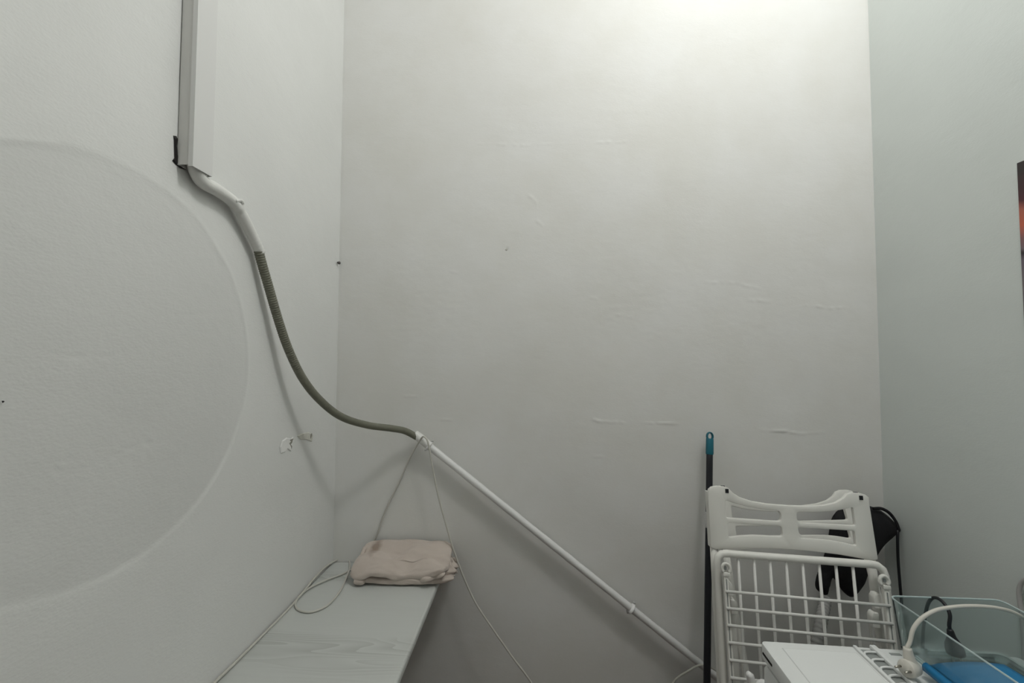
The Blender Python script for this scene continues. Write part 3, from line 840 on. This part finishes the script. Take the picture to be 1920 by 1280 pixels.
# folding wing: round-cornered tube with long rods hanging from it
wt = -0.187
wl, wr, wb = 0.003, W - 0.004, -0.98
prs = [(wl, wb), (wl, -0.60), (wl, wt - 0.05), (wl, wt - 0.022), (wl + 0.006, wt - 0.007), (wl + 0.02, wt), (wl + 0.05, wt), (W / 2, wt), (wr - 0.05, wt), (wr - 0.022, wt), (wr - 0.008, wt - 0.006), (wr, wt - 0.020), (wr, wt - 0.05), (wr, -0.60), (wr, wb)]
V, Fc = sweep(spline([fr_(a, b, 0.026) for a, b in prs], 120)[0], 0.0108, 12)
mesh_obj('wing_frame', V, Fc, M_RACK, rack, True)
V, Fc = sweep([fr_(wl, wb + 0.01, 0.026), fr_(wr, wb + 0.01, 0.026)], 0.008, 10)
mesh_obj('wing_crossbar', V, Fc, M_RACK, rack, True)
for i in range(8):
    a0 = 0.064 + i * 0.0448
    mesh_obj('wing_rod', *sweep([fr_(a0, wt - 0.004, 0.026), fr_(a0, -0.6, 0.020), fr_(a0, wb + 0.012, 0.022)], 0.0042, 8), M_ROD, rack, True)

# drying frame in front: two flat rails with cross rods
ra, rb2 = 0.018, W - 0.020
for a0, sg in ((ra, 1), (rb2, -1)):
    rail = prism_poly('side_rail', [(a0 - 0.007, -0.235), (a0 + 0.007, -0.235), (a0 + 0.007, -0.99), (a0 - 0.007, -0.99)], [], 0.015, lambda a, b, c: fr_(a, b, c + 0.042), M_RACK, rack, 0.003)
    prism_poly('rail_groove', [(a0 - 0.0015, -0.25), (a0 + 0.0015, -0.25), (a0 + 0.0015, -0.98), (a0 - 0.0015, -0.98)], [], 0.003, lambda a, b, c: fr_(a, b, c + 0.0545), M_VENT, rail, 0.0)
    # hinge clip hooked on the wing tube
    arc = [fr_(a0 + 0.002 * sg + 0.0105 * cos(t), -0.222 + 0.0135 * sin(t), 0.052) for t in np.linspace(-0.25 * pi, 1.25 * pi, 16)]
    hg = mesh_obj('hinge_clip', *sweep(arc, 0.0046, 8, 1.6), M_RACK, rack, True)
    prism_poly('clip_block', round_poly([(a0 - 0.008, -0.232), (a0 + 0.010, -0.232), (a0 + 0.010, -0.242), (a0 - 0.008, -0.242)], 0.002), [], 0.020, lambda a, b, c: fr_(a, b, c + 0.040), M_RACK, hg, 0.001)
    prism_poly('clip_hole', round_poly([(a0 - 0.003, -0.216), (a0 + 0.004, -0.216), (a0 + 0.004, -0.227), (a0 - 0.003, -0.227)], 0.002), [], 0.004, lambda a, b, c: fr_(a, b, c + 0.048), M_VENT, hg, 0.0)
for i in range(15):
    b = -0.284 - i * 0.0456
    mesh_obj('cross_rod', *sweep([fr_(ra - 0.004, b, 0.058), fr_(rb2 + 0.004, b, 0.058)], 0.0044, 8), M_ROD, rack, True)
# catch brackets inside the rails
for sg, ae in ((1, 0.026), (-1, W - 0.030)):
    for k, (b0_, off) in enumerate(((-0.262, 0.0), (-0.312, 0.010 * sg))):
        o_ = ae + off
        pl = [(o_ - 0.004 * sg, b0_), (o_ + 0.008 * sg, b0_), (o_ + 0.014 * sg, b0_ - 0.010), (o_ + 0.015 * sg, b0_ - 0.040), (o_ - 0.004 * sg, b0_ - 0.040)]
        prism_poly('catch_bracket', round_poly(pl, 0.004), [], 0.026, lambda a, b, c: fr_(a, b, c + 0.012), M_RACK, rack, 0.002)
    o_ = ae + 0.012 * sg
    prism_poly('inner_stay', [(o_ - 0.004, -0.345), (o_ + 0.009 * sg + 0.004, -0.345), (o_ + 0.012 * sg + 0.004, -0.90), (o_ - 0.004 + 0.003 * sg, -0.90)], [], 0.010, lambda a, b, c: fr_(a, b, c + 0.004), M_RACK, rack, 0.002)

# ------------------------------------------------------------------ black drawstring bag behind the rack
BP = [(1566, 962), (1582, 950), (1608, 945), (1640, 951), (1660, 963), (1678, 980), (1688, 994), (1678, 1003), (1660, 1020), (1648, 1036), (1640, 1052), (1626, 1080), (1612, 1105), (1597, 1119), (1580, 1108), (1569, 1092), (1561, 1083),
      (1556, 1098), (1549, 1115), (1538, 1110), (1530, 1103), (1528, 1092), (1532, 1076), (1541, 1054), (1546, 1036), (1552, 1008), (1557, 980)]
YBAG = 1.665
Q = [on_y(a, b, YBAG) for a, b in BP]
bc = sum(Q, Vector()) / len(Q)
bag = thing('drawstring_bag', 'black fabric drawstring bag hanging behind the drying rack', 'bag', bc)
ol = smooth_loop([(q.x - bc.x, q.z - bc.z) for q in Q], 4)
bm = bmesh.new()
vs_ = [bm.verts.new((a, 0, b)) for a, b in ol]
es_ = [bm.edges.new((vs_[i], vs_[(i + 1) % len(vs_)])) for i in range(len(vs_))]
bmesh.ops.triangle_fill(bm, edges=es_, use_beauty=True)
bmesh.ops.subdivide_edges(bm, edges=[e for e in bm.edges if e.calc_length() > 0.02], cuts=3)
bmesh.ops.triangulate(bm, faces=bm.faces)
bmesh.ops.subdivide_edges(bm, edges=[e for e in bm.edges if e.calc_length() > 0.015], cuts=1)
bmesh.ops.triangulate(bm, faces=bm.faces)
def edge_dist(x, z):
    best = 9
    for i in range(0, len(ol)):
        a = ol[i]; b = ol[(i + 1) % len(ol)]
        du, dv = b[0] - a[0], b[1] - a[1]; l2 = du * du + dv * dv + 1e-12
        t = min(1, max(0, ((x - a[0]) * du + (z - a[1]) * dv) / l2))
        best = min(best, hypot(x - a[0] - t * du, z - a[1] - t * dv))
    return best
front = [v for v in bm.verts]
bmesh.ops.recalc_face_normals(bm, faces=bm.faces)
dup_ = bmesh.ops.duplicate(bm, geom=list(bm.faces) + list(bm.edges) + list(bm.verts))
backv = [g for g in dup_['geom'] if isinstance(g, bmesh.types.BMVert)]
for s, vset in ((-1, front), (1, backv)):
    for v in vset:
        d = edge_dist(v.co.x, v.co.z)
        bul = 0.030 * (1 - exp(-d / 0.018))
        fold_ = 0.006 * noise.noise(Vector((v.co.x * 26 + v.co.z * 14, v.co.z * 7, 3.1))) * min(1, d / 0.01)
        v.co.y = s * (0.001 + bul) + fold_
bmesh.ops.remove_doubles(bm, verts=bm.verts, dist=0.0022)
bmesh.ops.recalc_face_normals(bm, faces=bm.faces)
bm_obj('sack', bm, M_BAG, bag, True)
st = [on_y(a, b, YBAG - 0.02) - bc for a, b in ((1637, 953), (1652, 953), (1667, 961), (1680, 978), (1686, 994))]
mesh_obj('strap', *sweep(spline(st, 24)[0], 0.0055, 8, 0.7), M_BAG, bag, True)
st = [on_y(a, b, Y) - bc for a, b, Y in ((1683, 993, 1.645), (1683, 1015, 1.64), (1684, 1050, 1.64), (1687, 1090, 1.64), (1690, 1125, 1.64), (1696, 1200, 1.63), (1702, 1275, 1.62))]
mesh_obj('drawcord', *sweep(spline(st, 40)[0], 0.0045, 8), M_BLACK, bag, True)

# grey ribbed vacuum hose standing behind the rack rods
vh = [on_y(a, b, Y) for a, b, Y in ((1548, 1121, 1.59), (1545, 1138, 1.57), (1540, 1162, 1.53), (1533, 1200, 1.49), (1527, 1250, 1.46), (1522, 1310, 1.44))] + [Vector((0.93, 1.43, 0.25)), Vector((0.92, 1.43, 0.03))]
path, ln = spline(vh, 420)
o = mesh_obj('vacuum_hose', *sweep(path, lambda i: 0.0175 + 0.0011 * (1 if (i % 8) < 4 else -1), 14), M_RIB, None, True)
tag(o, 'grey ribbed vacuum hose standing behind the drying rack rods', 'hose')

# ------------------------------------------------------------------ white appliance
ZA = 0.85; AROT = radians(-3)
ap = thing('white_appliance', 'white household appliance with a louvred strip along its top', 'appliance', (0.59, 1.152, 0), rotz=AROT)
AW, AD = 0.60, 0.60      # local: x to the right, y towards the back is 0, front is -AD
bm = box_bm((0, -AD, ZA - 0.036), (AW, 0, ZA))
bmesh.ops.bevel(bm, geom=[e for e in bm.edges if abs(e.verts[0].co.z - e.verts[1].co.z) > 0.01], offset=0.012, segments=4, profile=0.5, affect='EDGES')
bmesh.ops.bevel(bm, geom=[e for e in bm.edges if all(v.co.z > ZA - 1e-5 for v in e.verts)], offset=0.004, segments=2, profile=0.5, affect='EDGES')
top = bm_obj('top_plate', bm, M_APPL, ap, autosmooth=40)
bm = box_bm((0.006, -AD + 0.006, 0.03), (AW - 0.006, -0.006, ZA - 0.052))
bmesh.ops.bevel(bm, geom=[e for e in bm.edges if all(v.co.z > ZA - 0.06 for v in e.verts)], offset=0.012, segments=2, profile=0.5, affect='EDGES')
bm_obj('cabinet', bm, M_APPL, ap, autosmooth=30)
box('seam_band', (0.012, -AD + 0.012, ZA - 0.053), (AW - 0.012, -0.012, ZA - 0.035), M_VENT, ap)
box('slot', (-0.0015, -0.060, ZA - 0.025), (0.004, -0.014, ZA - 0.019), M_DARK, top, 0.001, 1)
for x in (0.06, AW - 0.06):
    for y in (-0.06, -AD + 0.06):
        mesh_obj('foot', *sweep([Vector((x, y, 0.0)), Vector((x, y, 0.032))], 0.02, 12), M_BLACK, ap, True)
# lid panel: a shallow raised sheet inside a fine groove
box('lid_groove', (0.040, -AD + 0.04, ZA - 0.001), (0.214, -0.026, ZA + 0.0006), M_APPLSIDE, top)
box('lid_panel', (0.0415, -AD + 0.0415, ZA), (0.2125, -0.0275, ZA + 0.0014), M_APPL, top, 0.0006, 1)
# louvre strip: rails, dark slots and curved fins
box('vent_bed', (0.226, -AD + 0.05, ZA - 0.001), (0.270, -0.012, ZA + 0.0008), M_VENT, top)
box('vent_rail', (0.219, -AD + 0.04, ZA), (0.227, -0.004, ZA + 0.006), M_APPL, top, 0.0015)
box('vent_rail', (0.257, -AD + 0.04, ZA), (0.272, -0.004, ZA + 0.010), M_APPL, top, 0.003)
for i in range(20):
    y = -0.030 - i * 0.0260
    pl = spline([(0.2265, y - 0.006, ZA + 0.002), (0.231, y + 0.002, ZA + 0.003), (0.242, y + 0.004, ZA + 0.0045), (0.2585, y + 0.003, ZA + 0.005)], 10)[0]
    mesh_obj('vent_fin', *sweep(pl, 0.0028, 6), M_APPL, top, True)
box('badge', (0.293, -0.026, ZA - 0.001), (0.318, -0.018, ZA + 0.0012), M_VENT, top, 0.0004, 1)

# white elbow fitting between rack and appliance
ep = on_y(1411, 1276, 1.20)
el = thing('hose_elbow', 'small white plastic spout poking up between rack and appliance', 'fitting', ep)
mesh_obj('spout', *sweep([Vector((0, 0, -0.14)), Vector((0.0, 0, -0.02)), Vector((-0.006, 0, 0.014)), Vector((-0.012, 0.0, 0.020))], lambda i: (0.011, 0.011, 0.0095, 0.006)[i], 14), M_PVC, el, True)
mesh_obj('side_arm', *sweep(spline([(0.004, 0, -0.05), (0.014, 0, -0.016), (0.024, 0, -0.004), (0.040, -0.004, -0.006)], 14)[0], 0.0085, 12), M_PVC, el, True)
mesh_obj('supply_hose', *sweep(spline([(0, 0, -0.12), (0.0, 0.01, -0.25), (0.01, 0.01, -0.45), (0.02, 0.0, -ep.z + 0.008)], 30)[0], 0.010, 12), M_PVC, el, True)

# ------------------------------------------------------------------ clear plastic bin on the appliance
ZB = ZA + 0.0105
bl = on_z(1681, 1211, ZB)
btop = on_y(1669, 1118, bl.y + 0.006)
BH = btop.z - ZB
binr = thing('clear_bin', 'clear open-top plastic bin standing on the white appliance', 'bin', (bl.x, bl.y, ZB), rotz=radians(-1))
BW, BD_, FL = 0.245, 0.40, 0.010
def bin_ring(z, fl, inset=0.0, rad=0.022):
    pts = round_poly([(-fl + inset, fl - inset), (BW + fl - inset, fl - inset), (BW + fl - inset, -BD_ - fl + inset), (-fl + inset, -BD_ - fl + inset)], max(rad - inset, 0.004), 6)
    return [(a, b, z) for a, b in pts]
outer = [bin_ring(0.0, -0.006), bin_ring(0.004, 0.0), bin_ring(BH, FL)]
inner = [bin_ring(BH, FL, 0.003), bin_ring(0.006, 0.0, 0.003), bin_ring(0.0035, -0.006, 0.003)]
rings = outer + inner
nr = len(rings[0]); V = [p for r in rings for p in r]; Fc = []
for i in range(len(rings) - 1):
    for k in range(nr): Fc.append((i * nr + k, i * nr + (k + 1) % nr, (i + 1) * nr + (k + 1) % nr, (i + 1) * nr + k))
Fc.append(tuple(range(nr))); Fc.append(tuple((len(rings) - 1) * nr + k for k in range(nr)))
bm = bmesh.new()
bv = [bm.verts.new(p) for p in V]
for f_ in Fc: bm.faces.new([bv[i] for i in f_])
bmesh.ops.recalc_face_normals(bm, faces=bm.faces)
bm_obj('bin_shell', bm, M_CLEAR, binr, autosmooth=25)
rim = [Vector(p) for p in bin_ring(BH, FL, 0.0015)]
rv, rf = sweep(rim + [rim[0]], 0.0021, 6)
mesh_obj('rim', rv, rf, M_RIM, binr, True)

# blue item lying in the bin
bo = on_z(1727, 1240, ZB + 0.024)
blue = thing('blue_tray', 'bright blue plastic sheet lying in the clear bin', 'tray', (bo.x + 0.002, bo.y, ZB + 0.005), rotz=radians(-1))
bx0, by0 = 0.0, 0.0
V = []; Fc = []; nxx, nyy = 14, 16
for s in (0, 1):
    for i in range(nxx + 1):
        for j in range(nyy + 1):
            a = i / nxx; b = j / nyy
            x = a * 0.175; y = -b * 0.26
            z = 0.018 + 0.006 * sin(a * 2.6) + 0.003 * sin(b * 5) - 0.010 * (1 - a) ** 4
            V.append((x, y, (z if s else max(0.001, z - 0.014))))
m_ = (nxx + 1) * (nyy + 1)
for i in range(nxx):
    for j in range(nyy):
        k = i * (nyy + 1) + j
        Fc.append((k, k + 1, k + nyy + 2, k + nyy + 1)); Fc.append((m_ + k, m_ + k + nyy + 1, m_ + k + nyy + 2, m_ + k + 1))
bord = [i * (nyy + 1) for i in range(nxx + 1)] + [nxx * (nyy + 1) + j for j in range(1, nyy + 1)] + [i * (nyy + 1) + nyy for i in range(nxx - 1, -1, -1)] + [j for j in range(nyy - 1, 0, -1)]
for k in range(len(bord)):
    a, b = bord[k], bord[(k + 1) % len(bord)]
    Fc.append((a, b, m_ + b, m_ + a))
mesh_obj('sheet', V, Fc, M_BLUE, blue, True, True)
mesh_obj('rolled_edge', *sweep(spline([(0.004, -0.004, 0.012), (0.006, -0.07, 0.010), (0.005, -0.15, 0.011), (0.006, -0.255, 0.010)], 24)[0], 0.0085, 10), M_BLUE, blue, True)

# white plug and its cord arching over the bin wall
pp = on_z(1708, 1262, ZA + 0.015)
wp = thing('white_plug', 'cream mains plug lying on the appliance, its cord arching over the bin', 'plug', pp)
pdir = Vector((-0.90, -0.35, 0.10)).normalized()     # pins point this way
pup = Vector((0, 0, 1)); pside = pdir.cross(pup).normalized()
cc = Vector((0, 0, 0.012))
body = [cc + pdir * t for t in (-0.016, -0.012, 0.004, 0.014, 0.018)]
mesh_obj('plug_body', *sweep(body, lambda i: (0.011, 0.016, 0.018, 0.018, 0.016)[i], 20), M_CORD2, wp, True)
for s in (-1, 1):
    mesh_obj('pin', *sweep([cc + pdir * 0.016 + pside * (0.0095 * s), cc + pdir * 0.036 + pside * (0.0095 * s)], 0.0024, 10), M_PIN, wp, True)
nk = [cc + pdir * -0.004 + Vector((0, 0, 0.006)), cc + Vector((0, 0.004, 0.022)), cc + Vector((-0.001, 0.006, 0.040))]
mesh_obj('neck', *sweep(spline(nk, 12)[0], lambda i: 0.0125 - 0.0045 * i / 11, 12), M_CORD2, wp, True)
D0 = pp.y
cl_ = [nk[1] + pp, nk[2] + pp] + [on_y(a, b, Y) for a, b, Y in ((1706, 1204, D0 + 0.006), (1712, 1180, D0 + 0.008), (1727, 1160, D0 + 0.010), (1752, 1145, D0 + 0.012), (1785, 1138, D0 + 0.014), (1830, 1136, D0 + 0.018), (1872, 1140, D0 + 0.03), (1905, 1150, D0 + 0.05), (1935, 1170, D0 + 0.06), (1985, 1230, D0 + 0.06))]
mesh_obj('cord', *sweep(spline([q - pp for q in cl_], 90)[0], 0.0042, 10), M_CORD2, wp, True)

# black plug hanging into the bin on its own cord
kp = on_y(1788, 1208, bl.y - 0.055)
kb = thing('black_plug', 'black mains plug hanging inside the clear bin', 'plug', kp)
kd = Vector((0.12, -0.10, -1)).normalized()
mesh_obj('plug_body', *sweep([kd * t for t in (-0.034, -0.030, -0.018, -0.002, 0.012, 0.020, 0.022)], lambda i: (0.005, 0.0065, 0.008, 0.0155, 0.0175, 0.017, 0.014)[i], 18), M_BLACK, kb, True)
ks = kd.cross(Vector((0, 1, 0))).normalized()
for s in (-1, 1):
    mesh_obj('pin', *sweep([kd * 0.020 + ks * (0.0085 * s), kd * 0.036 + ks * (0.0085 * s)], 0.0022, 8), M_PIN, kb, True)
yb_ = bl.y + 0.03
kc = [kd * -0.030 + kp, kd * -0.040 + kp] + [on_y(a, b, Y) for a, b, Y in ((1781, 1152, kp.y + 0.008), (1774, 1136, kp.y + 0.020), (1763, 1124, kp.y + 0.036), (1752, 1120, kp.y + 0.055), (1743, 1126, kp.y + 0.075), (1737, 1142, yb_ + 0.01), (1733, 1165, yb_ + 0.02), (1730, 1200, yb_ + 0.02), (1731, 1260, yb_ + 0.02))]
mesh_obj('cord', *sweep(spline([q - kp for q in kc], 60)[0], 0.0038, 10), M_BLACK, kb, True)

# pale grey cord looped against the right wall
gc = [on_x(a, b, X) for a, b, X in ((1945, 1086, 1.352), (1928, 1084, 1.350), (1916, 1092, 1.349), (1911, 1106, 1.348), (1912, 1125, 1.347), (1916, 1150, 1.346), (1919, 1185, 1.345), (1921, 1240, 1.344), (1920, 1330, 1.345), (1915, 1450, 1.350))]
o = mesh_obj('hanging_cable', *sweep(spline(gc, 70)[0], 0.0052, 10), M_GREYCORD, None, True)
tag(o, 'pale grey cord hanging in a bend against the right wall', 'cord')

# ------------------------------------------------------------------ poster on the right wall
pt = on_x(1907, 306, XR - 0.004)
po = box('wall_poster', (XR - 0.0045, 0.70, pt.z - 0.66), (XR - 0.0030, pt.y, pt.z), M_POSTER)
tag(po, 'dark poster with a red-orange glow on the right wall', 'poster')
